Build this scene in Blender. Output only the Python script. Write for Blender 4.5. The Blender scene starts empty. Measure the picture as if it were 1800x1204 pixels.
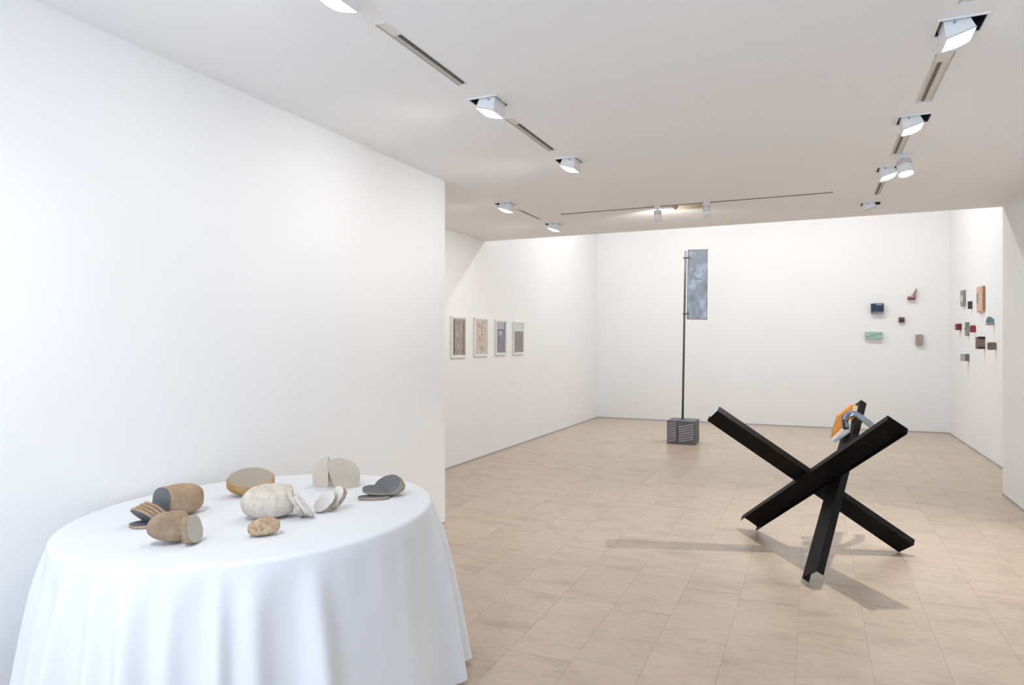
import bpy, bmesh, math, random
from mathutils import Vector, Matrix, noise
random.seed(7)
C = bpy.context.scene.collection
sc = bpy.context.scene

# ------------------------------------------------------------------ camera
F, YAW, H = 1198.3, 0.4152, 1.5           # focal length in pixels of 1800x1204, yaw, eye height
cd = bpy.data.cameras.new('camera'); cam = bpy.data.objects.new('camera', cd); C.objects.link(cam)
cam.location = (0, 0, H); cam.rotation_euler = (math.pi/2, 0, YAW)
cd.sensor_width = 36; cd.lens = F/1800*36; cd.shift_y = 1.4/1800; cd.clip_start = .05
sc.camera = cam

# ------------------------------------------------------------------ light and exposure
sc.view_settings.view_transform = 'Standard'; sc.view_settings.look = 'None'
sc.view_settings.gamma = 1; sc.view_settings.use_curve_mapping = False
sc.view_settings.exposure = 0.37
w = bpy.data.worlds.new('world'); sc.world = w; w.use_nodes = True
w.node_tree.nodes['Background'].inputs[0].default_value = (.78, .88, 1, 1)
w.node_tree.nodes['Background'].inputs[1].default_value = 1.0

def area(name, loc, rot, sx, sy, energy, col, spread=180):
    l = bpy.data.lights.new(name, 'AREA'); l.shape = 'RECTANGLE'; l.size = sx; l.size_y = sy
    l.energy = energy; l.color = col; l.spread = math.radians(spread)
    o = bpy.data.objects.new(name, l); C.objects.link(o); o.location = loc; o.rotation_euler = rot
    return o
# daylight through the street window behind the camera
area('window_daylight', (-1.0, -3.35, 1.3), (math.radians(145), 0, math.radians(-12)), 2.8, 2.1, 140, (.62, .77, 1))
# roof-light strip over the tall far bay
area('rooflight', (-.95, 10.75, 5.0), (0, 0, 0), 5.4, .3, 112, (.98, .985, 1))

XL, XN, XR, XP = -3.986, -2.8175, 2.083, 1.728      # recessed left wall, near left wall, far right wall, right pier
YN, YD, YB, ZC, ZT = 5.00, 8.157, 13.31, 2.856, 5.3  # near wall end, ceiling edge, back wall, ceiling, tall ceiling
YF = -3.6

# ------------------------------------------------------------------ pixel -> plane helpers (1800x1204)
def ray(u, v):
    r = (u-900)/F; z = (603.4-v)/F
    return Vector((r*math.cos(YAW)-math.sin(YAW), r*math.sin(YAW)+math.cos(YAW), z))
def on_z(u, v, z=0): R = ray(u, v); return R*((z-H)/R.z)+Vector((0, 0, H))
def on_x(u, v, x): R = ray(u, v); return R*(x/R.x)+Vector((0, 0, H))
def on_y(u, v, y): R = ray(u, v); return R*(y/R.y)+Vector((0, 0, H))

# ------------------------------------------------------------------ materials
def mat(name, col, rough=.5, metal=0, **kw):
    m = bpy.data.materials.new(name); m.use_nodes = True
    b = m.node_tree.nodes['Principled BSDF']
    b.inputs['Base Color'].default_value = (*col, 1); b.inputs['Roughness'].default_value = rough
    b.inputs['Metallic'].default_value = metal
    if 'spec' in kw: b.inputs['Specular IOR Level'].default_value = kw['spec']
    if 'coat' in kw: b.inputs['Coat Weight'].default_value = kw['coat']
    if 'emit' in kw:
        b.inputs['Emission Color'].default_value = (*kw.get('ecol', (1, 1, 1)), 1); b.inputs['Emission Strength'].default_value = kw['emit']
    return m
def noisy(name, cols, scale=8, rough=.7, metal=0, bump=.0, bscale=None, detail=6, stretch=(1, 1, 1), stops=None, spec=.5, objrand=0, fine=None):
    """noise-driven colour ramp in object space with an optional bump"""
    m = mat(name, cols[0], rough, metal, spec=spec); nt = m.node_tree; N = nt.nodes; L = nt.links; b = N['Principled BSDF']
    tc = N.new('ShaderNodeTexCoord'); mp = N.new('ShaderNodeMapping'); mp.inputs['Scale'].default_value = stretch
    L.new(tc.outputs['Object'], mp.inputs['Vector'])
    vec = mp.outputs['Vector']
    if objrand:
        oi = N.new('ShaderNodeObjectInfo'); ad = N.new('ShaderNodeVectorMath'); ad.operation = 'ADD'
        mu = N.new('ShaderNodeMath'); mu.operation = 'MULTIPLY'; mu.inputs[1].default_value = 57.
        L.new(oi.outputs['Random'], mu.inputs[0]); L.new(vec, ad.inputs[0]); L.new(mu.outputs[0], ad.inputs[1]); vec = ad.outputs[0]
    n = N.new('ShaderNodeTexNoise'); n.inputs['Scale'].default_value = scale; n.inputs['Detail'].default_value = detail
    L.new(vec, n.inputs['Vector'])
    r = N.new('ShaderNodeValToRGB'); el = r.color_ramp.elements
    stops = stops or [.3+.4*i/(max(1, len(cols)-1)) for i in range(len(cols))]
    while len(el) < len(cols): el.new(.5)
    for e, c, s in zip(el, cols, stops): e.position = s; e.color = (*c, 1)
    L.new(n.outputs['Fac'], r.inputs[0]); col = r.outputs[0]
    if fine:
        n2 = N.new('ShaderNodeTexNoise'); n2.inputs['Scale'].default_value = fine[0]; n2.inputs['Detail'].default_value = 4
        L.new(vec, n2.inputs['Vector']); r2 = N.new('ShaderNodeValToRGB')
        r2.color_ramp.elements[0].position = fine[1]; r2.color_ramp.elements[1].position = fine[2]
        r2.color_ramp.elements[0].color = (*[fine[3]]*3, 1)
        L.new(n2.outputs['Fac'], r2.inputs[0]); mx = N.new('ShaderNodeMix'); mx.data_type = 'RGBA'; mx.blend_type = 'MULTIPLY'
        mx.inputs[0].default_value = 1; L.new(col, mx.inputs[6]); L.new(r2.outputs[0], mx.inputs[7]); col = mx.outputs[2]
    if objrand:
        hs = N.new('ShaderNodeHueSaturation'); mr = N.new('ShaderNodeMapRange'); mr.inputs['To Min'].default_value = 1-objrand; mr.inputs['To Max'].default_value = 1+objrand
        L.new(oi.outputs['Random'], mr.inputs['Value']); L.new(mr.outputs[0], hs.inputs['Value']); L.new(col, hs.inputs['Color']); col = hs.outputs[0]
    L.new(col, b.inputs['Base Color'])
    if bump:
        nb = N.new('ShaderNodeTexNoise'); nb.inputs['Scale'].default_value = bscale or scale*3; nb.inputs['Detail'].default_value = 5
        L.new(vec, nb.inputs['Vector']); bp = N.new('ShaderNodeBump'); bp.inputs['Strength'].default_value = bump; bp.inputs['Distance'].default_value = .004
        L.new(nb.outputs['Fac'], bp.inputs['Height']); L.new(bp.outputs[0], b.inputs['Normal'])
    return m

M_wall = noisy('white_wall_paint', [(.88, .88, .875), (.90, .90, .895)], scale=1.2, rough=.75, bump=.03, bscale=120, spec=.2)
M_ceil = noisy('white_ceiling_paint', [(.91, .91, .91), (.93, .93, .93)], scale=1.0, rough=.8, spec=.2)
M_tile = noisy('beige_limestone_tile', [(.44, .345, .265), (.52, .415, .32), (.56, .45, .35)], scale=3.2, rough=.3, bump=.02, bscale=40, detail=9,
               stretch=(.8, 1.8, 1), stops=[.30, .46, .70], spec=.42, objrand=.018, fine=(18, .36, .50, .90))
M_grout = mat('grout', (.42, .34, .27), .8)
M_base = mat('gap_shade_grey', (.42, .42, .44), .6)
M_white = mat('white_enamel', (.86, .87, .88), .35)
M_metalgrey = mat('grey_enamel', (.35, .35, .36), .4)
M_black = mat('black_void', (.025, .025, .027), .6)
M_lens = mat('lit_lens', (1, 1, 1), .4, emit=6, ecol=(1, .98, .94))
M_slot = mat('slot_lining', (.78, .75, .69), .5)
M_slotdark = mat('slot_channel', (.12, .105, .085), .5)
M_steel = noisy('black_rolled_steel', [(.003, .003, .004), (.006, .0055, .006), (.012, .009, .008)], scale=6, rough=.45, metal=0.0, bump=.05, bscale=60, stretch=(1, 4, 4), spec=.12)
M_cloth = noisy('white_tablecloth_linen', [(.75, .765, .79), (.78, .795, .815)], scale=3, rough=.85, bump=.06, bscale=300, spec=.15)

# ------------------------------------------------------------------ mesh helpers
def obj(name, bm, m, parent=None, smooth=False, loc=None):
    me = bpy.data.meshes.new(name); bmesh.ops.recalc_face_normals(bm, faces=bm.faces[:]); bm.to_mesh(me); bm.free()
    for x in (m if isinstance(m, (list, tuple)) else [m]): me.materials.append(x)
    if smooth:
        for p in me.polygons: p.use_smooth = True
    o = bpy.data.objects.new(name, me); C.objects.link(o)
    if parent: o.parent = parent
    if loc: o.location = loc
    return o
def thing(name, label, cat, loc=(0, 0, 0), rz=0, group=None):
    o = bpy.data.objects.new(name, None); C.objects.link(o); o.location = loc; o.rotation_euler = (0, 0, rz); o.empty_display_size = .1
    return tag(o, label, cat, group)
def tag(o, label, cat, group=None):
    o['label'] = label; o['category'] = cat
    if group: o['group'] = group
    return o
def struct(o): o['kind'] = 'structure'; return o
def dup(root, loc, rz=0, label=None, group=None):
    def cp(o, par):
        c = o.copy(); C.objects.link(c); c.parent = par
        for ch in list(o.children): cp(ch, c)
        return c
    r = cp(root, None); r.location = loc; r.rotation_euler = (0, 0, rz)
    if label: r['label'] = label
    if group: r['group'] = group
    return r
def box(bm, x0, x1, y0, y1, z0, z1, bev=0, mi=0):
    r = bmesh.ops.create_cube(bm, size=1)
    for v in r['verts']:
        v.co = Vector(((x0+x1)/2+v.co.x*(x1-x0), (y0+y1)/2+v.co.y*(y1-y0), (z0+z1)/2+v.co.z*(z1-z0)))
    fs = {f for v in r['verts'] for f in v.link_faces}
    for f in fs: f.material_index = mi
    if bev: bmesh.ops.bevel(bm, geom=list({e for v in r['verts'] for e in v.link_edges}), offset=bev, segments=2, affect='EDGES', profile=.5)
def BX(*a, **k): bm = bmesh.new(); box(bm, *a, **k); return bm
def hexa(bm, pts, mi=0):
    """8 points: bottom ring of 4 then top ring of 4"""
    v = [bm.verts.new(p) for p in pts]
    for q in ((3, 2, 1, 0), (4, 5, 6, 7), (0, 1, 5, 4), (1, 2, 6, 5), (2, 3, 7, 6), (3, 0, 4, 7)):
        bm.faces.new([v[i] for i in q]).material_index = mi
def prism(bm, poly, a, b, mi=0):
    """poly: list of 3D points, extruded from +a*n to +b*n where a,b are offset vectors"""
    lo = [bm.verts.new(Vector(p)+a) for p in poly]; hi = [bm.verts.new(Vector(p)+b) for p in poly]
    bm.faces.new(lo[::-1]).material_index = mi; bm.faces.new(hi).material_index = mi
    n = len(poly)
    for i in range(n): bm.faces.new((lo[i], lo[(i+1) % n], hi[(i+1) % n], hi[i])).material_index = mi
def cyl(bm, p0, p1, r0, r1=None, n=20, mi=0):
    r1 = r0 if r1 is None else r1; p0 = Vector(p0); p1 = Vector(p1); d = (p1-p0).normalized()
    x = d.orthogonal().normalized(); y = d.cross(x)
    a = [bm.verts.new(p0+(x*math.cos(t)+y*math.sin(t))*r0) for t in [2*math.pi*i/n for i in range(n)]]
    b = [bm.verts.new(p1+(x*math.cos(t)+y*math.sin(t))*r1) for t in [2*math.pi*i/n for i in range(n)]]
    bm.faces.new(a[::-1]).material_index = mi; bm.faces.new(b).material_index = mi
    for i in range(n):
        f = bm.faces.new((a[i], a[(i+1) % n], b[(i+1) % n], b[i])); f.material_index = mi; f.smooth = True

# ------------------------------------------------------------------ floor: slab + tiles
fl = struct(obj('floor', BX(XL-.2, XR+.2, YF-.2, YB+.2, -.15, -.0015), M_grout))
xs = [-.071+.322*k for k in range(-13, 8)]
proto = {}
fixed = {-4: [2.30, 3.05, 3.826, 4.60], -5: [2.9, 3.826, 4.17+.6], -3: [3.09, 3.80, 4.40], -2: [3.54, 4.27], -1: [2.6, 3.40, 4.2], 0: [3.26, 3.85], 1: [3.10, 4.12]}
nt_ = 0
for ci in range(len(xs)-1):
    x0, x1 = max(xs[ci], XL), min(xs[ci+1], XR)
    if x1-x0 < .02: continue
    k = ci-13
    # joints along the column
    ys = []; y = -.2+random.random()*.5
    fx = fixed.get(k, [])
    while y < YB:
        if fx and y > fx[0]-.45 and not (ys and ys[-1] >= fx[0]):
            ys += fx; y = fx[-1]+random.choice((.72, .85, .98)); fx = []; continue
        ys.append(y); y += random.choice((.72, .85, .98, 1.1))
    ys = sorted(set(ys)); ys = [-.9]+[t for t in ys if t < YB-.15]+[YB]
    for j in range(len(ys)-1):
        y0, y1 = ys[j], ys[j+1]
        if y1 < .9: continue                                   # nothing of it shows
        if (x0+x1)/2 < XN and y1 < YN: continue                # under the thick near wall
        if x1 < XN-.05 and y1 < -x1*1.774-.1: continue          # hidden behind the near wall's end
        if x0 > XP and y1 < YD-.3: continue
        g = .0008; sx, sy = x1-x0-2*g, y1-y0-2*g; key = (round(sx, 3), round(sy, 3))
        if key not in proto: 
            bm = bmesh.new(); box(bm, -sx/2, sx/2, -sy/2, sy/2, -.008, 0)
            o = obj('tile', bm, M_tile, fl); proto[key] = o
        else: o = proto[key].copy(); C.objects.link(o); o.parent = fl
        o.location = ((x0+x1)/2, (y0+y1)/2, 0); nt_ += 1
        o.location.z = random.uniform(-.0004, 0)
print('tiles', nt_)
# plain screed where tiles are never seen (behind the camera and in the hidden corners)
struct(obj('floor', BX(XN, XP, YF, .0, -.003, 0), M_tile))

# ------------------------------------------------------------------ walls
struct(obj('wall_left', BX(XL, XN, YF, YN, -.003, ZC+.35), M_wall))                    # thick near left wall
struct(obj('wall_recess', BX(XL-.2, XL, YN-.5, YB+.2, -.1, ZT+.2), M_wall))
struct(obj('wall_back', BX(XL-.2, XR+.2, YB, YB+.2, -.1, ZT+.2), M_wall))
struct(obj('wall_right', BX(XR, XR+.2, YD-1.2, YB+.2, -.1, ZT+.2), M_wall))
struct(obj('wall_pier', BX(XP, XR+.2, YF, YD, -.003, ZC+.35), M_wall))
struct(obj('wall_bulkhead', BX(XL, XR, YD-.15, YD, ZC, ZT), M_wall))
struct(obj('ceiling', BX(XL-.2, XR+.2, YD-.15, YB+.2, ZT, ZT+.15), M_ceil))
# street end behind the camera: low sill, lintel and a glazed shopfront
struct(obj('wall_front', BX(XL, XR, YF-.2, YF, -.1, .25), M_wall))
struct(obj('wall_front', BX(XL, XR, YF-.2, YF, 2.9, 3.3), M_wall))
struct(obj('trim_1', BX(XN, XN+.12, YF-.12, YF-.05, .25, 2.9), M_metalgrey))
struct(obj('trim_2', BX(XP-.12, XP, YF-.12, YF-.05, .25, 2.9), M_metalgrey))
# shadow gap at the wall bases, its shade painted as thin grey strips
BH, BT = .016, .006
struct(obj('gap_shade_recess', BX(XL, XL+BT, YN, YB, .0005, BH), M_base))
struct(obj('gap_shade_back', BX(XL+BT, XR-BT, YB-BT, YB, .0005, BH), M_base))
struct(obj('gap_shade_right', BX(XR-BT, XR, YD, YB, .0005, BH), M_base))
struct(obj('gap_shade_pier', BX(XP-BT, XP, 1, YD, .0005, BH), M_base))
struct(obj('gap_shade_left', BX(XN, XN+BT, 1, YN, .0005, BH*.6), M_base))

# ------------------------------------------------------------------ ceiling with openings
S = .084                                            # half size of a square opening
lamp_spots = [                                     # x, y, tilt (-1 left, 1 right), lit, label
 (-1.665, 2.10, -1, 1, 'white recessed ceiling spotlight cropped by the top edge, nearest of the left row'),
 (-1.665, 3.455, -1, 1, 'white tilting ceiling spotlight between the two long slots of the left row'),
 (-1.655, 4.80, -1, 1, 'white tilting ceiling spotlight at the far end of the left row, past its shorter slot'),
 (-2.735, 6.04, -1, 1, 'small ceiling spotlight nearest the left wall corner, before the thin short slot'),
 (-2.70, 7.28, -1, 1, 'small ceiling spotlight closest to the ceiling edge on the left side'),
 (.575, 3.43, 1, 1, 'largest white ceiling spotlight, top right, facing right with bright lens'),
 (.558, 4.75, 1, 1, 'second white tilting ceiling spotlight of the right row, between its two wide slots'),
 (.545, 6.02, 1, 1, 'third tilting ceiling spotlight of the right row, just past the hanging round spotlight'),
 (.515, 7.45, 1, 0, 'dim small ceiling spotlight at the far end of the right row by the ceiling edge'),
 (-1.665, .78, -1, 1, 'white recessed ceiling spotlight above the near end of the round table, outside the view')]
slots = [ # x0,x1,y0,y1,label
 (-1.705, -1.650, 2.42, 3.18, 'long recessed track slot in the ceiling, nearest one of the left row'),
 (-1.705, -1.650, 3.75, 4.52, 'second recessed track slot of the left row between two spotlights'),
 (-2.745, -2.71, 6.30, 6.95, 'thin recessed track slot between the two small far left spotlights'),
 (.53, .61, 3.72, 4.45, 'beige lined track slot right of centre, nearest one of the right row'),
 (.51, .58, 5.05, 5.60, 'short track slot behind the second spotlight of the right row'),
 (.51, .56, 6.50, 7.05, 'thin short track slot before the last right row spotlight'),
 (.53, .61, 2.60, 3.215, 'pale track slot end at the very top edge above the largest spotlight'),
 (-2.42, .17, 6.755, 6.785, 'long thin track slot running across the ceiling towards the back')]
hatch = (-1.275, -.985, 6.79, 7.03)
holes = [(x-S, x+S, y-S, y+S) for x, y, *_ in lamp_spots]+[s[:4] for s in slots]+[hatch]
gx = sorted({XL, XR}|{h[0] for h in holes}|{h[1] for h in holes}); gy = sorted({YF, YD-.15}|{h[2] for h in holes}|{h[3] for h in holes})
bm = bmesh.new(); vv = {}
def gv(i, j):
    if (i, j) not in vv: vv[i, j] = bm.verts.new((gx[i], gy[j], ZC))
    return vv[i, j]
for i in range(len(gx)-1):
    for j in range(len(gy)-1):
        cx, cy = (gx[i]+gx[i+1])/2, (gy[j]+gy[j+1])/2
        if any(h[0] < cx < h[1] and h[2] < cy < h[3] for h in holes): continue
        bm.faces.new((gv(i, j), gv(i, j+1), gv(i+1, j+1), gv(i+1, j)))
r = bmesh.ops.extrude_face_region(bm, geom=bm.faces[:])
bmesh.ops.translate(bm, verts=[g for g in r['geom'] if isinstance(g, bmesh.types.BMVert)], vec=(0, 0, .012))
struct(obj('ceiling', bm, M_ceil))
struct(obj('ceiling', BX(XL, XR, YF, YD-.15, ZC+.30, ZC+.34), M_ceil))
struct(obj('trim_3', BX(XL, XR, YD-.15, YD, ZC-.001, ZC), M_ceil))

def open_box(x0, x1, y0, y1, z0, z1):
    bm = bmesh.new(); t = .004
    box(bm, x0, x1, y0, y1, z1, z1+t); box(bm, x0-t, x0, y0, y1, z0, z1); box(bm, x1, x1+t, y0, y1, z0, z1)
    box(bm, x0, x1, y0-t, y0, z0, z1); box(bm, x0, x1, y1, y1+t, z0, z1); return bm
def ring(x0, x1, y0, y1, wd, z0, z1):
    bm = bmesh.new()
    box(bm, x0-wd, x0, y0-wd, y1+wd, z0, z1); box(bm, x1, x1+wd, y0-wd, y1+wd, z0, z1)
    box(bm, x0, x1, y0-wd, y0, z0, z1); box(bm, x0, x1, y1, y1+wd, z0, z1); return bm

def spotlight_root(label, s, lit):
    t = thing('ceiling_spotlight', label, 'ceiling light', group='recessed tilting ceiling spotlights')
    obj('rim', ring(-S, S, -S, S, .010, -.006, 0), M_white, t)
    obj('recess', open_box(-S+.001, S-.001, -S+.001, S-.001, .0, .10), M_black, t)
    P = [(-.012, .03), (.074, .03), (.060, -.080), (-.050, -.046)]
    P = [(-s*-x if s > 0 else x, z) for x, z in P] if s < 0 else [(-x, z) for x, z in P]
    bm = bmesh.new(); prism(bm, [(x, 0, z) for x, z in P], Vector((0, -.070, 0)), Vector((0, .070, 0)))
    bmesh.ops.bevel(bm, geom=bm.edges[:], offset=.003, segments=2, affect='EDGES')
    h = obj('lamp_head', bm, M_white, t)
    # lens: bulged panel on the lower tilted face
    a, b = Vector((P[3][0], 0, P[3][1])), Vector((P[2][0], 0, P[2][1])); d = b-a; n = Vector((d.z, 0, -d.x)).normalized()
    if n.z > 0: n = -n
    bm = bmesh.new(); K = 8; g = [[None]*(K+1) for _ in range(K+1)]
    for i in range(K+1):
        for j in range(K+1):
            u, v = i/K, j/K; p = a+d*(.05+.90*u); p.y = -.066+.132*v
            g[i][j] = bm.verts.new(p+n*(.002+.018*math.sin(math.pi*u)**.6*math.sin(math.pi*v)**.6))
    for i in range(K):
        for j in range(K): bm.faces.new((g[i][j], g[i+1][j], g[i+1][j+1], g[i][j+1]))
    obj('lens', bm, M_lens if lit else M_white, h, True)
    bm = bmesh.new(); cx = (P[0][0]+P[1][0])/2; cyl(bm, (cx, -.074, -.012), (cx, -.068, -.012), .006, n=10); obj('screw', bm, M_metalgrey, h)
    bm = bmesh.new(); box(bm, min(a.x, b.x), max(a.x, b.x), -.0715, -.070, 0, .0015)
    for v in bm.verts:
        tt = (v.co.x-a.x)/(b.x-a.x); v.co.z += a.z+(b.z-a.z)*tt+.004
    obj('seam', bm, M_metalgrey, h)
    return t
protos = {}
for x, y, s, lit, lab in lamp_spots:
    if (s, lit) not in protos: t = protos[s, lit] = spotlight_root(lab, s, lit); t.location = (x, y, ZC)
    else: t = dup(protos[s, lit], (x, y, ZC), 0, lab)
    if lit:
        l = bpy.data.lights.new('spotlight_beam', 'SPOT'); l.energy = 46 if y < 1 else ((8 if x < -2 else 11) if s < 0 else 10); l.color = (1, .985, .965); l.spot_size = math.radians(150); l.spot_blend = 1; l.shadow_soft_size = .05
        lo = bpy.data.objects.new('spotlight_beam', l); C.objects.link(lo); lo.parent = t; lo.location = (s*.02, 0, -.10)
        lo.rotation_euler = (0, math.radians(-6 if y < 1 else -24 if s > 0 else -40)*s, 0)

for k, (x0, x1, y0, y1, lab) in enumerate(slots):
    along_y = (y1-y0) > (x1-x0)
    t = thing('track_slot', lab, 'lighting track', ((x0+x1)/2, (y0+y1)/2, ZC), 0, 'recessed lighting track slots')
    hx, hy = (x1-x0)/2, (y1-y0)/2
    obj('lining', open_box(-hx+.001, hx-.001, -hy+.001, hy-.001, 0, .010 if along_y else .03), M_slot if along_y else M_slotdark, t)
    if along_y:
        obj('rim', ring(-hx, hx, -hy, hy, .005, -.002, 0), M_white, t)
        cxx = hx*.15 if x0 < 0 else -hx*.1
        obj('channel', BX(cxx-.007, cxx+.007, -hy+(.14 if hy > .3 else .06), hy-.02, .002, .0099), M_slotdark, t)
        obj('cover_plate', BX(-hx+.004, hx-.004, -hy+.003, -hy+(.13 if hy > .3 else .05), .003, .006), M_slot, t)
t = thing('access_hatch', 'small beige recessed hatch in the ceiling between two hanging cylinder spots', 'hatch', ((hatch[0]+hatch[1])/2, (hatch[2]+hatch[3])/2, ZC))
hx, hy = (hatch[1]-hatch[0])/2, (hatch[3]-hatch[2])/2
obj('lining', open_box(-hx+.001, hx-.001, -hy+.001, hy-.001, 0, .05), mat('beige_hatch', (.62, .50, .38), .6), t)
obj('rim', ring(-hx, hx, -hy, hy, .008, -.003, 0), M_white, t)

def hanging_spot(label, loc, tilt, R=.04, Ln=.13, lit=True):
    t = thing('hanging_spotlight', label, 'ceiling light', loc, 0, 'hanging cylinder spotlights')
    obj('mount', BX(-.03, .03, -.016, .016, -.022, 0, bev=.003), M_white, t)
    bm = bmesh.new(); cyl(bm, (0, 0, -.02), (0, 0, -.05), .008); obj('stem', bm, M_white, t)
    d = Vector((math.sin(tilt[0]), math.sin(tilt[1]), -1)).normalized(); p = Vector((0, 0, -.045))
    bm = bmesh.new(); cyl(bm, p, p+d*Ln, R, R*1.05, 24); h = obj('lamp_head', bm, M_white, t)
    bm = bmesh.new(); cyl(bm, p+d*(Ln*.28), p+d*(Ln*.31), R*1.03, R*1.04, 24); obj('band', bm, M_metalgrey, h)
    bm = bmesh.new(); cyl(bm, p+d*Ln, p+d*(Ln+.003), R*.9, R*.9, 24); obj('lens', bm, M_lens if lit else M_white, h)
    return t
hanging_spot('hanging round white spotlight on the right row track, bright lens, over the steel sculpture', (.60, 5.64, ZC), (.15, -.25), .05, .10)
hanging_spot('left one of two white cylinder spots hanging from the cross track', (-1.40, 6.74, ZC), (0, .1), .036, .11, False)
hanging_spot('right one of two white cylinder spots hanging from the cross track', (-.93, 6.74, ZC), (0, .35), .036, .10, False)
def spot(loc, target, energy, size, col, soft, blend=.5):
    l = bpy.data.lights.new('spotlight_beam', 'SPOT'); l.energy = energy; l.color = col; l.spot_size = math.radians(size); l.spot_blend = blend; l.shadow_soft_size = soft
    o = bpy.data.objects.new('spotlight_beam', l); C.objects.link(o); o.location = loc
    o.rotation_euler = (Vector(target)-Vector(loc)).to_track_quat('-Z', 'Y').to_euler(); return o
spot((.61, 5.62, 2.66), (.0, 5.0, 0), 120, 110, (1, .97, .93), .02)
spot((-1.40, 6.80, 2.67), (-1.5, 9.0, 2.3), 7, 150, (1, .95, .88), .03)

# ------------------------------------------------------------------ steel jack of three channel beams
CB = [Vector(v) for v in ((-.0328, 5.375, .5036), (.0134, 5.3264, .5397), (.1396, 5.246, .5484))]
E1, E2, E3 = Vector((.7895, .2298, -.569)), Vector((.5821, -.5742, .5758)), Vector((.1944, .7858, .5871))
LB, WB, FB, TB = 1.6283, .1455, .0489, .006
hd = thing('steel_jack', 'large black steel jack sculpture of three crossed channel beams on the tiled floor', 'sculpture', (0, 5.3, 0))
for c, (d, p, q) in zip(CB, ((E1, E2, E3), (E2, -E1, -E3), (E3, E2, E1))):
    c = c-Vector((0, 5.3, 0)); hw = WB/2
    prof = [(-hw, 0), (hw, 0), (hw, FB), (hw-TB*.7, FB), (hw-TB*1.3, TB*1.4), (hw-TB*2, TB), (-hw+TB*2, TB), (-hw+TB*1.3, TB*1.4), (-hw+TB*.7, FB), (-hw, FB)]
    bm = bmesh.new(); a = [bm.verts.new(c-d*LB/2+p*u+q*v) for u, v in prof]; b = [bm.verts.new(c+d*LB/2+p*u+q*v) for u, v in prof]
    for i in range(10): bm.faces.new((a[i], a[(i+1) % 10], b[(i+1) % 10], b[i]))
    bm.faces.new(a); bm.faces.new(b[::-1])
    bmesh.ops.triangulate(bm, faces=[f for f in bm.faces if len(f.verts) > 4])
    obj('beam', bm, M_steel, hd)

# padlock hung round the far beam's upper end
M_chrome = mat('brushed_chrome', (.62, .66, .72), .22, 1)
M_orange = noisy('orange_gold_anodised', [(.75, .28, .045), (.90, .42, .10)], scale=5, rough=.38, metal=.35)
dpt = Vector((-math.sin(YAW), math.cos(YAW), 0)); rt = Vector((math.cos(YAW), math.sin(YAW), 0))
def at_depth(u, v, d): R = ray(u, v); return R*d+Vector((0, 0, H))
pl_loc = at_depth(1485, 750, 5.12); pl = thing('padlock', 'oversized padlock with orange faceted body and chrome shackle hung on the upright steel beam', 'padlock', pl_loc)
D0 = 5.12
def lp(u, v, d): return at_depth(u, v, d)-pl_loc
bm = bmesh.new(); poly = [(1463, 770), (1465, 757), (1473.5, 731), (1498, 710.5), (1507, 713), (1503, 748), (1490, 757)]
prism(bm, [lp(u, v, D0) for u, v in poly], dpt*-.008, dpt*.03); bmesh.ops.bevel(bm, geom=bm.edges[:], offset=.004, segments=2, affect='EDGES')
body = obj('body', bm, M_orange, pl); body['label'] = 'orange gold faceted lock body'
bm = bmesh.new(); hexa(bm, [lp(*p) for p in ((1462, 774, 5.00), (1467.5, 779, 5.00), (1494, 761, 5.00), (1490, 754.5, 5.00), (1464, 768, 5.10), (1470, 771, 5.10), (1499, 752, 5.10), (1496, 735, 5.10))])
bmesh.ops.bevel(bm, geom=bm.edges[:], offset=.002, segments=2, affect='EDGES'); o = obj('bottom_plate', bm, mat('bright_chrome', (.80, .83, .88), .32, .6), pl); o['label'] = 'bright chrome slab along the lower edge'
bm = bmesh.new(); prism(bm, [lp(u, v, D0-.012) for u, v in ((1499, 711.5), (1506.5, 713.5), (1505, 722), (1500, 728), (1497, 722))], dpt*-.012, dpt*.0)  # pale sliver painted as the highlight at the body's right edge
o = obj('highlight_sliver', bm, mat('pale_highlight', (.85, .72, .48), .35, .5), pl); o['label'] = 'pale painted highlight beside the orange body'
pts = [(1486, 752, 5.02), (1485, 742, 5.0), (1485, 735, 4.98), (1490, 728.5, 4.97), (1498, 726.5, 4.96), (1506, 729, 4.96), (1516, 736, 4.98), (1526, 743, 5.02), (1533, 749.5, 5.08), (1536, 755, 5.14), (1534, 763, 5.2)]
P3 = [lp(*p) for p in pts]
def sweep(bm, P, hw, hh, up):
    n = len(P); rings = []
    for i, p in enumerate(P):
        t = (P[min(i+1, n-1)]-P[max(i-1, 0)]).normalized(); s = t.cross(up).normalized(); u = s.cross(t).normalized(); c = []
        for a, b in ((-1, -.6), (-.6, -1), (.6, -1), (1, -.6), (1, .6), (.6, 1), (-.6, 1), (-1, .6)): c.append(bm.verts.new(p+s*hw*a+u*hh*b))
        rings.append(c)
    for A, B in zip(rings, rings[1:]):
        for i in range(8): bm.faces.new((A[i], A[(i+1) % 8], B[(i+1) % 8], B[i]))
    bm.faces.new(rings[0][::-1]); bm.faces.new(rings[-1])
bm = bmesh.new(); sweep(bm, P3, .021, .021, dpt*-1); o = obj('shackle', bm, mat('blued_chrome', (.30, .36, .45), .25, 1), pl); o['label'] = 'blue grey metal shackle'

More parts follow.
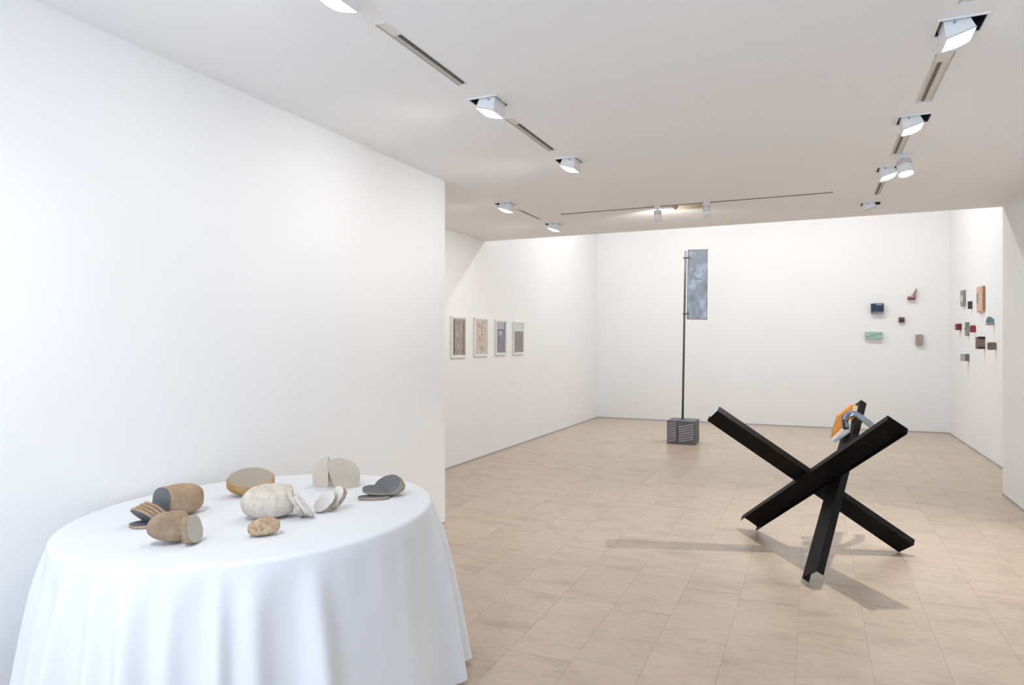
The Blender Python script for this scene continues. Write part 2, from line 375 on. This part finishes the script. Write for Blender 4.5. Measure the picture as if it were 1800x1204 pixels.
# ------------------------------------------------------------------ pole with metal sheet on a striped block
fp = thing('pole_sculpture', 'tall thin steel pole holding a crumpled silver sheet, standing in a striped grey block', 'sculpture', (-1.80, 10.49, 0))
M_blk = noisy('grey_ribbed_stone', [(.13, .13, .14), (.19, .19, .205)], scale=14, rough=.7)
M_rib = noisy('pale_rib', [(.34, .34, .38), (.46, .46, .50)], scale=20, rough=.6)
M_pole = mat('dull_steel', (.16, .155, .15), .45, .7)
BZ, Y0, Y1 = .347, -.212, .21
def block(x0, x1):
    b = obj('block', BX(x0, x1, Y0, Y1, 0, BZ, bev=.006), M_blk, fp)
    bm = bmesh.new(); n = 0; z = -.08
    while z < BZ:                                        # slanting raised ribs on the front
        sl = .22; xa, xb = x0+.012, x1-.018
        za, zb = z+(xa+.2)*sl, z+(xb+.2)*sl
        if za > .008 and zb+.018 < BZ-.012:
            hexa(bm, [(xa, Y0-.004, za), (xb, Y0-.004, zb), (xb, Y0+.002, zb), (xa, Y0+.002, za), (xa, Y0-.004, za+.018), (xb, Y0-.004, zb+.018), (xb, Y0+.002, zb+.018), (xa, Y0+.002, za+.018)])
        z += .036
    o = obj('ribs', bm, M_rib, b); o['kind'] = 'stuff'
    return b
block(-.196, -.043); block(-.037, .214)
bm = bmesh.new(); z = .01
while z < BZ-.02: box(bm, .2135, .2175, Y0+.04, Y1-.03, z, z+.011); z += .024
o = obj('side_ribs', bm, M_blk, fp); o['kind'] = 'stuff'
foot = Vector((0, 0, BZ)); top = on_y(1205, 441, 10.49)-Vector((-1.80, 10.49, 0)); top.y = 0
bm = bmesh.new(); cyl(bm, foot, top, .0165, .0165, 16); obj('pole', bm, M_pole, fp)
bm = bmesh.new(); cyl(bm, foot, foot+Vector((0, 0, .012)), .035, .03, 16); obj('collar', bm, M_pole, fp)
def off(u, v): p = on_y(u, v, 10.49)-Vector((-1.80, 10.49, 0)); p.y = 0; return p
tl, tr, br, bl = off(1209, 439), off(1244, 437.9), off(1243.2, 562), off(1207, 561.4)
bm = bmesh.new(); NX, NZ = 22, 70; g = {}
for i in range(NX+1):
    for j in range(NZ+1):
        u, v = i/NX, j/NZ; p = (bl*(1-u)+br*u)*(1-v)+(tl*(1-u)+tr*u)*v
        q = Vector((u*1.6, v*5.2, 3.3)); dd = .022*noise.noise(q*.9)+.014*abs(noise.noise(q*1.6+Vector((3, 1, 0))))+.002*noise.noise(q*5)
        p.y = dd*(1-.6*max(0, abs(u-.5)*2-.8)/.2); g[i, j] = bm.verts.new(p)
for i in range(NX):
    for j in range(NZ): bm.faces.new((g[i, j], g[i+1, j], g[i+1, j+1], g[i, j+1]))
r = bmesh.ops.solidify(bm, geom=bm.faces[:], thickness=.002)
M_sheet = noisy('hammered_zinc', [(.44, .48, .53), (.58, .63, .70), (.46, .53, .61)], scale=4, rough=.36, metal=.75, bump=.25, bscale=12)
o = obj('metal_sheet', bm, M_sheet, fp, True); o['label'] = 'crumpled reflective silver blue metal sheet'
for v in (453.5, 551.5):
    a = off(1204 if v < 500 else 1202.8, v); bm = bmesh.new()
    box(bm, a.x-.022, a.x+.075, -.024, .020, a.z-.009, a.z+.009, bev=.002); obj('strap', bm, M_pole, fp)

# ------------------------------------------------------------------ framed prints on the left recess wall
M_frame = mat('white_painted_frame', (.84, .83, .80), .45); M_mount = mat('off_white_mount', (.84, .80, .77), .8)
gl = bpy.data.materials.new('picture_glass'); gl.use_nodes = True; N = gl.node_tree.nodes; Lk = gl.node_tree.links; N.remove(N['Principled BSDF'])
a = N.new('ShaderNodeBsdfTransparent'); b = N.new('ShaderNodeBsdfGlossy'); b.inputs['Roughness'].default_value = .02; mx = N.new('ShaderNodeMixShader'); mx.inputs[0].default_value = .07
Lk.new(a.outputs[0], mx.inputs[1]); Lk.new(b.outputs[0], mx.inputs[2]); Lk.new(mx.outputs[0], N['Material Output'].inputs[0])
prints = [
 ((791.7, 820), (555, 630.6), (797, 817.2), (561, 624), noisy('print_weathered_brown', [(.16, .12, .10), (.36, .28, .24), (.62, .55, .50)], scale=7, stretch=(1, 9, 2), stops=[.32, .5, .68], rough=.7),
  'leftmost white framed print, dark weathered brown vertical picture'),
 ((832.3, 858.3), (557.5, 628.3), (838, 855.8), (562.5, 623), noisy('print_pale_streaks', [(.28, .20, .15), (.64, .52, .44), (.78, .68, .60)], scale=8, stretch=(1, 8, 2.2), stops=[.3, .45, .62], rough=.7),
  'second white framed print from the left, pale tan with brown streaks'),
 ((869.6, 890.9), (560.8, 626), (874, 889.5), (563.8, 622), noisy('print_grey_violet', [(.15, .15, .18), (.22, .22, .27), (.33, .33, .37)], scale=5, stretch=(1, 6, 2), rough=.7),
  'third white framed print from the left, slate grey with a pale band near its top'),
 ((900.8, 921.6), (563.6, 625), (905.5, 920), (566, 620.5), noisy('print_grey_brown', [(.16, .13, .12), (.27, .23, .21), (.36, .32, .29)], scale=9, stretch=(1, 6, 3), rough=.7),
  'rightmost white framed print, grey brown lower block under a white sky')]
for k, ((ua, ub), (va, vb), (ia, ib), (ja, jb), pm, lab) in enumerate(prints):
    dep = .022; xf = XL+dep
    y1 = on_x(ub, va, xf).y; y0 = on_x(ua, va, XL).y
    y0 = on_x(ua, 600, XL).y; zt, zb = on_x(ub, va+2, xf).z, on_x(ub, vb-2.5, xf).z
    t = thing('framed_print', lab, 'picture', (XL, (y0+y1)/2, (zt+zb)/2), 0, 'framed prints on the left recess wall')
    hy, hz, fw = (y1-y0)/2, (zt-zb)/2, .022
    bm = bmesh.new()
    box(bm, 0, dep, -hy, -hy+fw, -hz, hz); box(bm, 0, dep, hy-fw, hy, -hz, hz); box(bm, 0, dep, -hy+fw, hy-fw, -hz, -hz+fw); box(bm, 0, dep, -hy+fw, hy-fw, hz-fw, hz)
    obj('frame', bm, M_frame, t)
    obj('mount', BX(.002, .014, -hy+fw, hy-fw, -hz+fw, hz-fw), M_mount, t)
    mg = .022
    pr = obj('print', BX(.014, .0155, -hy+fw+mg, hy-fw-mg*.6, -hz+fw+.012, hz-fw-.012), pm, t)
    if k == 0:
        for yy in (-hy+fw+mg+.02, hy-fw-mg*.6-.02): obj('dark_band', BX(.0155, .016, yy-.018, yy+.018, -hz+fw+.012, hz-fw-.012), mat('dark_umber_ink', (.10, .08, .07), .7), pr)
    if k == 1:
        for yy, zz, hh in ((.01, .12, .05), (.015, .03, .045), (-.05, -.02, .06), (.02, -.15, .07), (-.07, .15, .05)):
            obj('ink_mark', BX(.0155, .016, yy-.014, yy+.014, zz-hh/2, zz+hh/2), mat('brown_ink', (.30, .22, .15), .7), pr)
    if k == 2:
        obj('pale_top', BX(.0155, .016, -hy+fw+mg+.004, hy-fw-mg*.6-.05, hz-fw-.115, hz-fw-.012), mat('pale_violet_ink', (.48, .48, .54), .7), pr)
        obj('horizon_line', BX(.016, .0164, -hy+fw+mg, hy-fw-mg*.6, hz-fw-.128, hz-fw-.112), mat('dark_line_ink', (.10, .10, .12), .7), pr)
        obj('pale_patch', BX(.0155, .016, -.06, .03, hz-fw-.185, hz-fw-.135), mat('pale_patch_ink', (.55, .54, .58), .7), pr)
    if k == 3:
        obj('white_sky', BX(.0155, .016, -hy+fw+mg, hy-fw-mg*.6, hz-fw-.125, hz-fw-.012), mat('white_sky_ink', (.72, .76, .74), .6), pr)
    obj('glass', BX(.0185, .020, -hy+fw, hy-fw, -hz+fw, hz-fw), gl, t)

# ------------------------------------------------------------------ small objects on the back wall
def back_item(name, label, u0, u1, v0, v1, dep, m, cat='wall sculpture'):
    p0, p1 = on_y(u0, v1, YB-dep), on_y(u1, v0, YB-dep)
    t = thing(name, label, cat, ((p0.x+p1.x)/2, YB, (p0.z+p1.z)/2), 0, 'small sculptures on the back wall')
    return t, (p1.x-p0.x)/2, (p1.z-p0.z)/2
t, hx, hz = back_item('wall_box', 'dark navy blue box with a grey lower edge, on the back wall', 1531.3, 1553.5, 533, 549.5, .09, None)
M_navy = noisy('navy_glaze', [(.006, .022, .06), (.012, .035, .07), (.01, .03, .045)], scale=9, rough=.3)
obj('box_body', BX(-hx, hx, -.09, 0, -hz+.02, hz, bev=.004), M_navy, t)
obj('lower_edge', BX(-hx, hx, -.08, 0, -hz-.012, -hz+.02), mat('grey_violet_edge', (.22, .21, .28), .6), t)
obj('pale_strip', BX(-hx*.2, hx*.75, -.093, -.09, hz-.032, hz-.014), mat('pale_blue_streak', (.30, .36, .42), .4), t)  # pale blue strip near the top of the front
obj('divider', BX(-.003, .003, -.092, -.09, -hz+.02, hz-.03), mat('grey_line', (.12, .14, .17), .5), t)
t, hx, hz = back_item('wall_wedge', 'small pink and grey pointed triangular wedge, highest on the back wall', 1595.8, 1611.5, 506, 527, .06, None)
bm = bmesh.new(); prism(bm, [(-hx, 0, -hz), (hx*.75, 0, -hz), (hx*.82, 0, 0), (hx, 0, hz), (.1*hx, 0, 0), (-.2*hx, 0, -hz*.35), (-hx, 0, -hz*.4)], Vector((0, -.06, 0)), Vector((0, 0, 0)))
obj('wedge_body', bm, noisy('pink_clay', [(.42, .22, .20), (.60, .40, .36)], scale=20, rough=.7), t)
bm = bmesh.new(); prism(bm, [(hx*.35, 0, -hz*.8), (hx*.72, 0, -hz*.8), (hx*.78, 0, 0), (hx*.94, 0, hz*.85), (hx*.4, 0, 0)], Vector((0, -.064, 0)), Vector((0, -.06, 0)))
obj('grey_facet', bm, mat('grey_clay', (.22, .23, .21), .7), t)
obj('base_strip', BX(-hx, hx*.72, -.066, -.06, -hz, -hz*.66), mat('dark_rust', (.16, .05, .045), .7), t)
t, hx, hz = back_item('wall_cube', 'tiny dark reddish brown cube in the middle of the back wall group', 1580.2, 1590.2, 557.5, 567, .05, None)
obj('cube_body', BX(-hx, hx, -.05, 0, -hz, hz, bev=.004), noisy('dark_brown_clay', [(.10, .045, .045), (.22, .12, .11)], scale=22, rough=.7), t)
obj('dark_core', BX(-hx*.5, hx*.5, -.053, -.05, -hz*.6, hz*.3), mat('darkest_brown', (.04, .02, .025), .7), t)
t, hx, hz = back_item('wall_bar', 'pale mint green horizontal bar, lowest left on the back wall', 1520.8, 1551.3, 583, 595.3, .07, None)
obj('bar_body', BX(-hx, hx, -.07, 0, -hz, hz, bev=.006), noisy('mint_glaze', [(.28, .42, .38), (.42, .60, .54), (.38, .38, .40)], scale=7, stretch=(1, 1, 5), rough=.5), t)
bm = bmesh.new(); hexa(bm, [(-hx*.9, -.074, -hz*.7), (hx*.9, -.074, hz*.35), (hx*.9, -.07, hz*.35), (-hx*.9, -.07, -hz*.7), (-hx*.9, -.074, -hz*.35), (hx*.9, -.074, hz*.7), (hx*.9, -.07, hz*.7), (-hx*.9, -.07, -hz*.35)])
obj('diagonal_band', bm, mat('deep_mint', (.20, .38, .33), .5), t)
t, hx, hz = back_item('wall_block', 'beige grey upright block, lowest right on the back wall', 1610.2, 1623, 588.8, 607, .06, None)
obj('block_body', BX(-hx, hx, -.06, 0, -hz, hz, bev=.006), noisy('beige_stone', [(.30, .26, .22), (.44, .38, .32)], scale=14, stretch=(3, 1, 1), rough=.8), t)
obj('rose_cap', BX(-hx*.9, hx*.9, -.055, 0, hz, hz+.012), mat('rose_cap', (.62, .46, .42), .7), t)

def right_item(name, label, u0, u1, v0, v1, dep):
    yn = on_x(u1, (v0+v1)/2, XR).y; yf = on_x(u0, (v0+v1)/2, XR-dep).y
    if yf < yn+.05: yf = yn+.05
    ym = (yn+yf)/2; um = (u0+u1)/2
    za, zb = on_x(um, v0, XR-dep/2), on_x(um, v1, XR-dep/2)
    k = ym/za.y; zt, zl = H+(za.z-H)*k, H+(zb.z-H)*k
    t = thing(name, label, 'wall sculpture', (XR, ym, (zt+zl)/2), 0, 'small sculptures on the right wall')
    return t, (yf-yn)/2, (zt-zl)/2
def rbox(name, label, u0, u1, v0, v1, dep, m, part='block_body', bev=.008):
    t, hy, hz = right_item(name, label, u0, u1, v0, v1, dep)
    obj(part, BX(-dep, 0, -hy, hy, -hz, hz, bev=bev), m, t); return t, hy, hz
t, hy, hz = rbox('wall_slab', 'grey upright slab with pale middle, highest left on the right wall', 1687.8, 1698, 510.5, 538, .035, noisy('grey_streaked_stone', [(.22, .20, .17), (.42, .39, .35)], scale=9, rough=.8))
obj('pale_patch', BX(-.037, -.035, -hy*.7, hy*.5, -hz*.45, hz*.35, bev=.001), mat('pale_plaster', (.66, .64, .60), .8), t)
rbox('wall_block', 'small near black block right of the highest grey slab', 1702.2, 1709.3, 529.5, 543, .05, noisy('black_slate', [(.03, .03, .045), (.06, .06, .075)], scale=20, rough=.6))
t, hy, hz = rbox('wall_slab', 'tall peach orange slab with green stain, largest on the right wall', 1716.3, 1732, 503, 548.5, .035, noisy('peach_terracotta', [(.62, .36, .24), (.72, .46, .34), (.66, .46, .40)], scale=6, rough=.7), bev=.012)
obj('green_stain', BX(-.037, -.035, hy*.35, hy*.92, -hz*.3, hz*.5, bev=.001), mat('green_stain', (.30, .32, .24), .8), t)
obj('dark_edge', BX(-.030, -.006, -hy-.002, -hy, -hz*.9, hz*.9), mat('ochre_edge', (.40, .26, .17), .8), t)
rbox('wall_block', 'deep red square block, leftmost on the right wall', 1678, 1690.7, 569, 580.2, .07, noisy('oxblood_glaze', [(.16, .010, .014), (.24, .02, .022)], scale=18, rough=.4))
t, hy, hz = rbox('wall_bar', 'grey green upright bar between the two red blocks', 1695.7, 1704, 566, 590.8, .05, noisy('grey_green_stone', [(.18, .21, .20), (.32, .36, .34)], scale=10, rough=.8))
obj('notch', BX(-.053, -.05, -hy*.9, hy*.9, -.008, .012), mat('dark_notch', (.10, .12, .12), .8), t)
t, hy, hz = rbox('wall_block', 'rough red and brown block right of the grey green bar', 1705, 1715.7, 571.5, 584.5, .07, noisy('red_brown_clay', [(.10, .03, .03), (.34, .05, .05), (.30, .10, .08)], scale=24, rough=.6, bump=.4), bev=.02)
t, hy, hz = right_item('wall_dome', 'teal half dome with a grey base, near the pier on the right wall', 1732.8, 1747.7, 556.7, 571.7, .08)
bm = bmesh.new(); prism(bm, [(0, 0, -hz*.35)]+[(-.055+(.055 if a < math.pi/2 else .025)*math.cos(a)*1.0, 0, -hz*.35+hz*1.35*math.sin(a)) for a in [math.pi*i/16 for i in range(1, 17)]], Vector((0, -hy, 0)), Vector((0, hy, 0)))
obj('dome_body', bm, noisy('teal_glaze', [(.12, .24, .27), (.22, .38, .40)], scale=12, rough=.5), t)
obj('dome_base', BX(-.08, 0, -hy, hy, -hz, -hz*.36), noisy('pale_grey_stone', [(.30, .34, .32), (.44, .47, .45)], scale=14, rough=.7), t)
t, hy, hz = rbox('wall_block', 'mauve brown block with a black top, below the red and brown block', 1714.2, 1731.6, 592, 613.3, .10, noisy('mauve_wood', [(.20, .13, .12), (.34, .25, .23)], scale=10, stretch=(1, 1, 4), rough=.8))
obj('black_top', BX(-.075, .0, -hy-.003, hy*.3, hz*.62, hz+.003), mat('charred_top', (.02, .016, .016), .6), t)
obj('dark_foot', BX(-.08, 0, -hy-.003, hy*.3, -hz-.002, -hz*.62), mat('dark_umber', (.08, .05, .05), .7), t)
t, hy, hz = rbox('wall_block', 'grey brown rounded block closest to the pier', 1736.3, 1751.7, 601.5, 615, .09, noisy('grey_brown_stone', [(.15, .125, .11), (.27, .235, .21)], scale=16, rough=.8), bev=.016)
t, hy, hz = rbox('wall_block', 'small two tone grey and mauve block, lowest on the right wall', 1687.5, 1703.8, 622, 634.5, .10, noisy('pale_mauve_stone', [(.42, .38, .36), (.55, .50, .47)], scale=12, rough=.8))
obj('dark_half', BX(-.05, -.004, -hy-.004, -hy, -hz, hz), mat('violet_grey', (.17, .145, .16), .8), t)

# ------------------------------------------------------------------ table and cloth
TC = Vector((-2.115, 2.205, 0)); AX, AY, TZ = .668, .785, .805
tb = thing('table', 'round table under the floor length white cloth beside the left wall', 'table', TC)
bm = bmesh.new(); n = 64; prism(bm, [((AX-.008)*math.cos(2*math.pi*i/n), (AY-.008)*math.sin(2*math.pi*i/n), 0) for i in range(n)], Vector((0, 0, TZ-.035)), Vector((0, 0, TZ-.006)))
obj('tabletop', bm, mat('plywood', (.45, .32, .2), .6), tb)
for sx, sy in ((-1, -1), (1, -1), (1, 1), (-1, 1)):
    bm = bmesh.new(); cyl(bm, (sx*.36, sy*.44, 0), (sx*.36, sy*.44, TZ-.035), .018, n=12); obj('leg', bm, M_metalgrey, tb)
# folds: (angle deg, half width deg, amplitude at hem)
folds = [(-29, 5, .045), (-43, 5, .036), (-53, 3.5, .040), (-62, 4, .030), (-73, 5, .050), (-84, 4, .030), (-95, 5, .050),
         (-108, 5, .036), (-120, 6, .050), (-134, 6, .040), (-150, 7, .04), (-166, 7, .03), (2, 10, .012), (27, 6, .055), (42, 5, .075), (55, 6, .06), (70, 6, .05), (86, 6, .045), (102, 6, .04), (118, 6, .03), (136, 6, .03), (155, 6, .03), (174, 6, .03)]
def foldval(deg, t):
    s = 0
    for a, wd, am in folds:
        d = (deg-a+180) % 360-180; wd *= .7
        d += 1.2*math.sin(t*3+a)                     # folds wander a little on the way down
        s += 1.75*am*math.exp(-(d/wd)**2)
    return s
bm = bmesh.new(); NA = 540; rings = []
prof = [(0.0, 0, 0), (.35, 0, 0), (.7, 0, 0), (.92, 0, 0)]
for i in range(1): pass
cen = bm.verts.new((0, 0, TZ))
def ringv(fn): return [bm.verts.new(fn(2*math.pi*i/NA)) for i in range(NA)]
for s in (.3, .6, .85, .95, .98): rings.append(ringv(lambda a: (AX*s*math.cos(a), AY*s*math.sin(a), TZ+.0006*noise.noise(Vector((math.cos(a)*s*6, math.sin(a)*s*6, 0))))))
for k in range(1, 6):
    ph = k/5*math.pi/2; rr = .018
    rings.append(ringv(lambda a: ((AX*.98+rr*math.sin(ph))*math.cos(a), (AY*.98+rr*math.sin(ph))*math.sin(a), TZ-rr*(1-math.cos(ph)))))
NR = 34; z0 = TZ-.018
for k in range(1, NR+1):
    t = k/NR
    def fn(a):
        deg = math.degrees(a); fv = foldval(deg, t)
        g = t**.5*(1-math.exp(-t*12)); base = .004+.060*t**1.2
        rip = .004*math.sin(math.radians(deg)*24+2*math.sin(math.radians(deg)*5))*math.exp(-t*4)*min(1, t*8)*(0 if -20 < deg < 20 else 1)
        x = (AX*.98+.018+base+fv*g+rip)*math.cos(a); y = (AY*.98+.018+base+fv*g+rip)*math.sin(a)
        hem = .022+.012*math.sin(math.radians(deg*3+20))
        z = z0+(hem-z0)*t
        lim = (XN+.012+.010*foldval(deg, t)/.05)-TC.x
        if x < lim+.02: x = lim+.02-(.02*(1-math.exp(-(lim+.02-x)/.02)))
        return (x, y, z)
    rings.append(ringv(fn))
for i in range(NA): bm.faces.new((cen, rings[0][i], rings[0][(i+1) % NA]))
for A, B in zip(rings, rings[1:]):
    for i in range(NA): bm.faces.new((A[i], B[i], B[(i+1) % NA], A[(i+1) % NA]))
cl = obj('tablecloth', bm, M_cloth, None, True, loc=TC); tag(cl, 'floor length white cloth with vertical folds draped over the round table', 'tablecloth')

# ------------------------------------------------------------------ stones on the table
def skin(name, cols, cut, scale=9, bump=.3, fine=None):
    return (noisy(name+'_skin', cols, scale=scale, rough=.85, bump=bump, bscale=70, spec=.25, fine=fine), noisy(name+'_cut', cut, scale=6, rough=.6, bump=.08, bscale=120, spec=.3))
TAN = skin('tan_stone', [(.34, .225, .14), (.42, .29, .185), (.48, .36, .25)], [(.12, .125, .13), (.16, .165, .17)], fine=(60, .30, .6, .85))
BRN = skin('brown_stone', [(.26, .175, .12), (.36, .25, .165), (.43, .32, .21)], [(.46, .42, .37), (.52, .48, .43)], fine=(60, .30, .6, .8))
OCH = skin('ochre_stone', [(.42, .22, .08), (.50, .32, .15), (.60, .45, .28)], [(.33, .27, .20), (.40, .34, .27)])
PAL = skin('pale_speckled_stone', [(.56, .48, .39), (.66, .58, .49), (.70, .63, .54)], [(.52, .48, .42), (.62, .58, .52)], scale=9, fine=(40, .33, .55, .82))
PEB = skin('golden_pebble', [(.40, .27, .16), (.52, .37, .23), (.60, .46, .32)], [(.4, .3, .2), (.4, .3, .2)], scale=18, fine=(70, .35, .55, .7))
CRM = skin('cream_stone', [(.42, .38, .34), (.60, .55, .49)], [(.58, .50, .41), (.66, .58, .49)])
GRN = skin('grey_green_stone', [(.22, .18, .12), (.33, .28, .20), (.38, .33, .25)], [(.12, .12, .12), (.17, .17, .165)])
SPK = skin('speckled_slice', [(.40, .28, .20), (.56, .44, .35)], [(.60, .58, .52), (.70, .68, .62)], fine=(50, .36, .5, .6))

def stone_bm(a, b, c, seed, flat=.25, ex=2.3, lump=.05, seg=40):
    bm = bmesh.new(); bmesh.ops.create_icosphere(bm, subdivisions=4, radius=1)
    for v in bm.verts:
        d = v.co.normalized(); k = (abs(d.x)**ex+abs(d.y)**ex+abs(d.z)**ex)**(-1/ex)
        q = d*1.3+Vector((seed*3.1, seed*1.7, 0)); k *= 1+lump*noise.noise(q)+lump*.4*noise.noise(q*3)
        z = d.z*k
        if z < 0: z *= (1-flat)
        v.co = Vector((d.x*k*a, d.y*k*b, z*c))
    return bm
def cut(bm, co, no):
    """remove the side the normal points to and cap it"""
    r = bmesh.ops.bisect_plane(bm, geom=bm.verts[:]+bm.edges[:]+bm.faces[:], plane_co=co, plane_no=no, clear_outer=True)
    ed = [e for e in r['geom_cut'] if isinstance(e, bmesh.types.BMEdge)]
    before = set(bm.faces); bmesh.ops.holes_fill(bm, edges=ed, sides=0)
    for f in set(bm.faces)-before: f.material_index = 1; f.smooth = False; f.tag = True
ZS = TZ
def place_stone(name, bm, mats, label, px, R=None, cat='stone', group=None, zlift=0, off=None):
    """px: pixel on the table top under the piece's middle; its frame: x across the view, y away, z up.
    With off the mesh keeps its own origin and is shifted by off in that frame."""
    P = on_z(px[0], px[1], ZS); th = math.atan2(P.y, P.x)-math.pi/2
    if R is not None: bmesh.ops.transform(bm, matrix=R, verts=bm.verts)
    xs_ = [v.co.x for v in bm.verts]; ys_ = [v.co.y for v in bm.verts]; zm = min(v.co.z for v in bm.verts)
    c = Vector(((min(xs_)+max(xs_))/2, (min(ys_)+max(ys_))/2, zm)) if off is None else Vector((0, 0, zm))
    for v in bm.verts: v.co -= c
    for f in bm.faces: f.smooth = f.material_index == 0
    o = obj(name, bm, list(mats)); o.rotation_euler = (0, 0, th)
    d = Matrix.Rotation(th, 3, 'Z') @ Vector((*(off or (0, 0)), 0))
    o.location = (P.x+d.x, P.y+d.y, ZS+.001+zlift)
    return tag(o, label, cat, group)
def rot(ax, deg): return Matrix.Rotation(math.radians(deg), 4, ax)
def slice_bm(b, c, t, seed, ex=2.3, a=.12, taper=0):
    bm = stone_bm(a, b, c, seed, ex=ex, flat=.05); cut(bm, Vector((-t/2, 0, 0)), Vector((-1, 0, 0))); cut(bm, Vector((t/2, 0, 0)), Vector((1, 0, 0))); return bm

# group 1: long tan stone sliced like bread
G = 'slices of the long tan stone'; O1 = (304, 908); A1 = 34; ca, sa = math.cos(math.radians(A1)), math.sin(math.radians(A1))
bm = stone_bm(.125, .060, .064, 1, ex=3.0, flat=.1); cut(bm, Vector((-.050, 0, 0)), Vector((-1, 0, .12)))
place_stone('cut_stone', bm, TAN, 'long tan stone loaf with dark grey cut end, behind its fan of slices', O1, rot('Z', A1), off=(0, 0))
for i in range(4):
    ax = -.102-.0165*i
    place_stone('stone_slice', slice_bm(.058-.001*i, .055-.002*i, .0115, 1.1+i*.1), TAN, ['thin tan edged slice nearest the long tan stone',
        'second thin slice of the fan from the long tan stone', 'third thin slice of the fan from the long tan stone',
        'outermost leaning slice of the fan, its dark grey face showing'][i], O1, rot('Z', A1) @ rot('Y', -43-i), group=G, off=(ax*ca+.027, ax*sa-.018))
ax = -.180
place_stone('stone_slice', slice_bm(.050, .050, .010, 1.5), TAN, 'slice lying flat on the cloth at the left end of the fan', O1, rot('Z', A1) @ rot('Y', 90), group=G, off=(ax*ca+.050, ax*sa-.004))

# group 2: brown stone halved in front
bm = stone_bm(.092, .052, .058, 2, ex=2.1, flat=.2); cut(bm, Vector((.026, 0, 0)), Vector((1, 0, .0)))
place_stone('cut_stone', bm, BRN, 'brown rounded half stone, front left on the table', (294, 955), rot('Z', 12) @ rot('Y', 10))
bm = stone_bm(.11, .050, .056, 2, ex=2.2); cut(bm, Vector((.018, 0, 0)), Vector((-1, 0, 0))); cut(bm, Vector((.042, 0, 0)), Vector((1, 0, 0)))
place_stone('stone_slice', bm, BRN, 'thick brown slice with pale round cut face, beside the front left half stone', (337, 956), rot('Z', -30) @ rot('Y', -14))
# group 3: ochre stone with its cut face to the viewer
bm = stone_bm(.104, .062, .062, 3, ex=2.2, flat=.0); cut(bm, Vector((0, -.0186, .0234)), Vector((0, -.62, .78)))
place_stone('cut_stone', bm, OCH, 'ochre stone with a flat oval cut face, behind the big pale stone', (441, 871), rot('Z', 4) @ rot('X', 2))
# group 4: big pale stone with two slices
bm = stone_bm(.112, .078, .074, 4, ex=2.3, flat=.2); cut(bm, Vector((.080, 0, 0)), Vector((1, 0, -.03)))
place_stone('cut_stone', bm, PAL, 'largest pale speckled stone in the middle of the table', (470, 910), rot('Z', 8))
place_stone('stone_slice', slice_bm(.058, .060, .018, 4.1), PAL, 'pale slice leaning on the cut side of the largest pale stone', (518, 909), rot('Z', 8) @ rot('Y', -29), group='slices of the largest pale stone')
place_stone('stone_slice', slice_bm(.052, .056, .017, 4.3), PAL, 'outer pale slice leaning furthest right from the largest pale stone', (535, 910), rot('Z', 8) @ rot('Y', -33), group='slices of the largest pale stone')
# group 5: pebble
bm = stone_bm(.056, .036, .032, 5, ex=2.3, flat=.1)
place_stone('pebble', bm, PEB, 'small whole golden brown pebble at the front of the table', (464, 941), rot('Z', 6) @ rot('Y', -5))
# group 6: two speckled slices leaning
place_stone('stone_slice', slice_bm(.038, .052, .010, 6), SPK, 'round pale slice leaning left, right of the largest pale stone', (571, 900), rot('Z', 48) @ rot('Y', 40) @ rot('X', 30), group='pair of leaning pale slices')
place_stone('stone_slice', slice_bm(.036, .052, .022, 6.4), SPK, 'brown rimmed slice propping the round pale slice from behind', (591, 896), rot('Z', 40) @ rot('Y', 30) @ rot('X', 24), group='pair of leaning pale slices')
# group 7: cream stone in two at the back
def dome(a, b, c, seed, zc): bm = stone_bm(a, b, c, seed, ex=2.3, flat=0, lump=.04); cut(bm, Vector((0, 0, zc)), Vector((0, 0, -1))); return bm
bm = dome(.098, .08, .098, 7, -.042); cut(bm, Vector((-.022, 0, 0)), Vector((1, 0, .0))); cut(bm, Vector((0, -.03, 0)), Vector((-.30, -1, .10)))
place_stone('cut_stone', bm, CRM, 'grey cream left half of the tall halved stone at the back', (565, 853), rot('Z', -6))
bm = dome(.100, .08, .098, 7.3, -.042); cut(bm, Vector((-.030, 0, 0)), Vector((-1, 0, -.22))); cut(bm, Vector((0, -.02, 0)), Vector((.10, -1, .06)))
place_stone('cut_stone', bm, CRM, 'cream right half of the tall halved stone with a broad flat face, at the back', (604, 856), rot('Z', 14))
# group 8: grey green stone with slices at the right
bm = stone_bm(.078, .056, .056, 8, ex=2.3, flat=.3); cut(bm, Vector((-.008, -.004, 0)), Vector((-.50, -.60, .62)))
place_stone('cut_stone', bm, GRN, 'grey green stone with dark slanted cut face near the table right edge', (684, 871), rot('Z', 0))
bm = stone_bm(.068, .040, .060, 8, ex=2.3, flat=0); cut(bm, Vector((0, 0, .006)), Vector((0, 0, 1))); cut(bm, Vector((0, 0, -.004)), Vector((0, 0, -1)))
place_stone('stone_slice', bm, GRN, 'upper tilted slice resting against the grey green stone', (664, 874), rot('X', 16) @ rot('Y', 6), zlift=.013, group='slices of the grey green stone')
bm = stone_bm(.068, .036, .060, 8.4, ex=2.3, flat=0); cut(bm, Vector((0, 0, .006)), Vector((0, 0, 1))); cut(bm, Vector((0, 0, -.006)), Vector((0, 0, -1)))
place_stone('stone_slice', bm, GRN, 'lower slice lying flat in front of the grey green stone', (657, 877), rot('Z', -4), group='slices of the grey green stone')
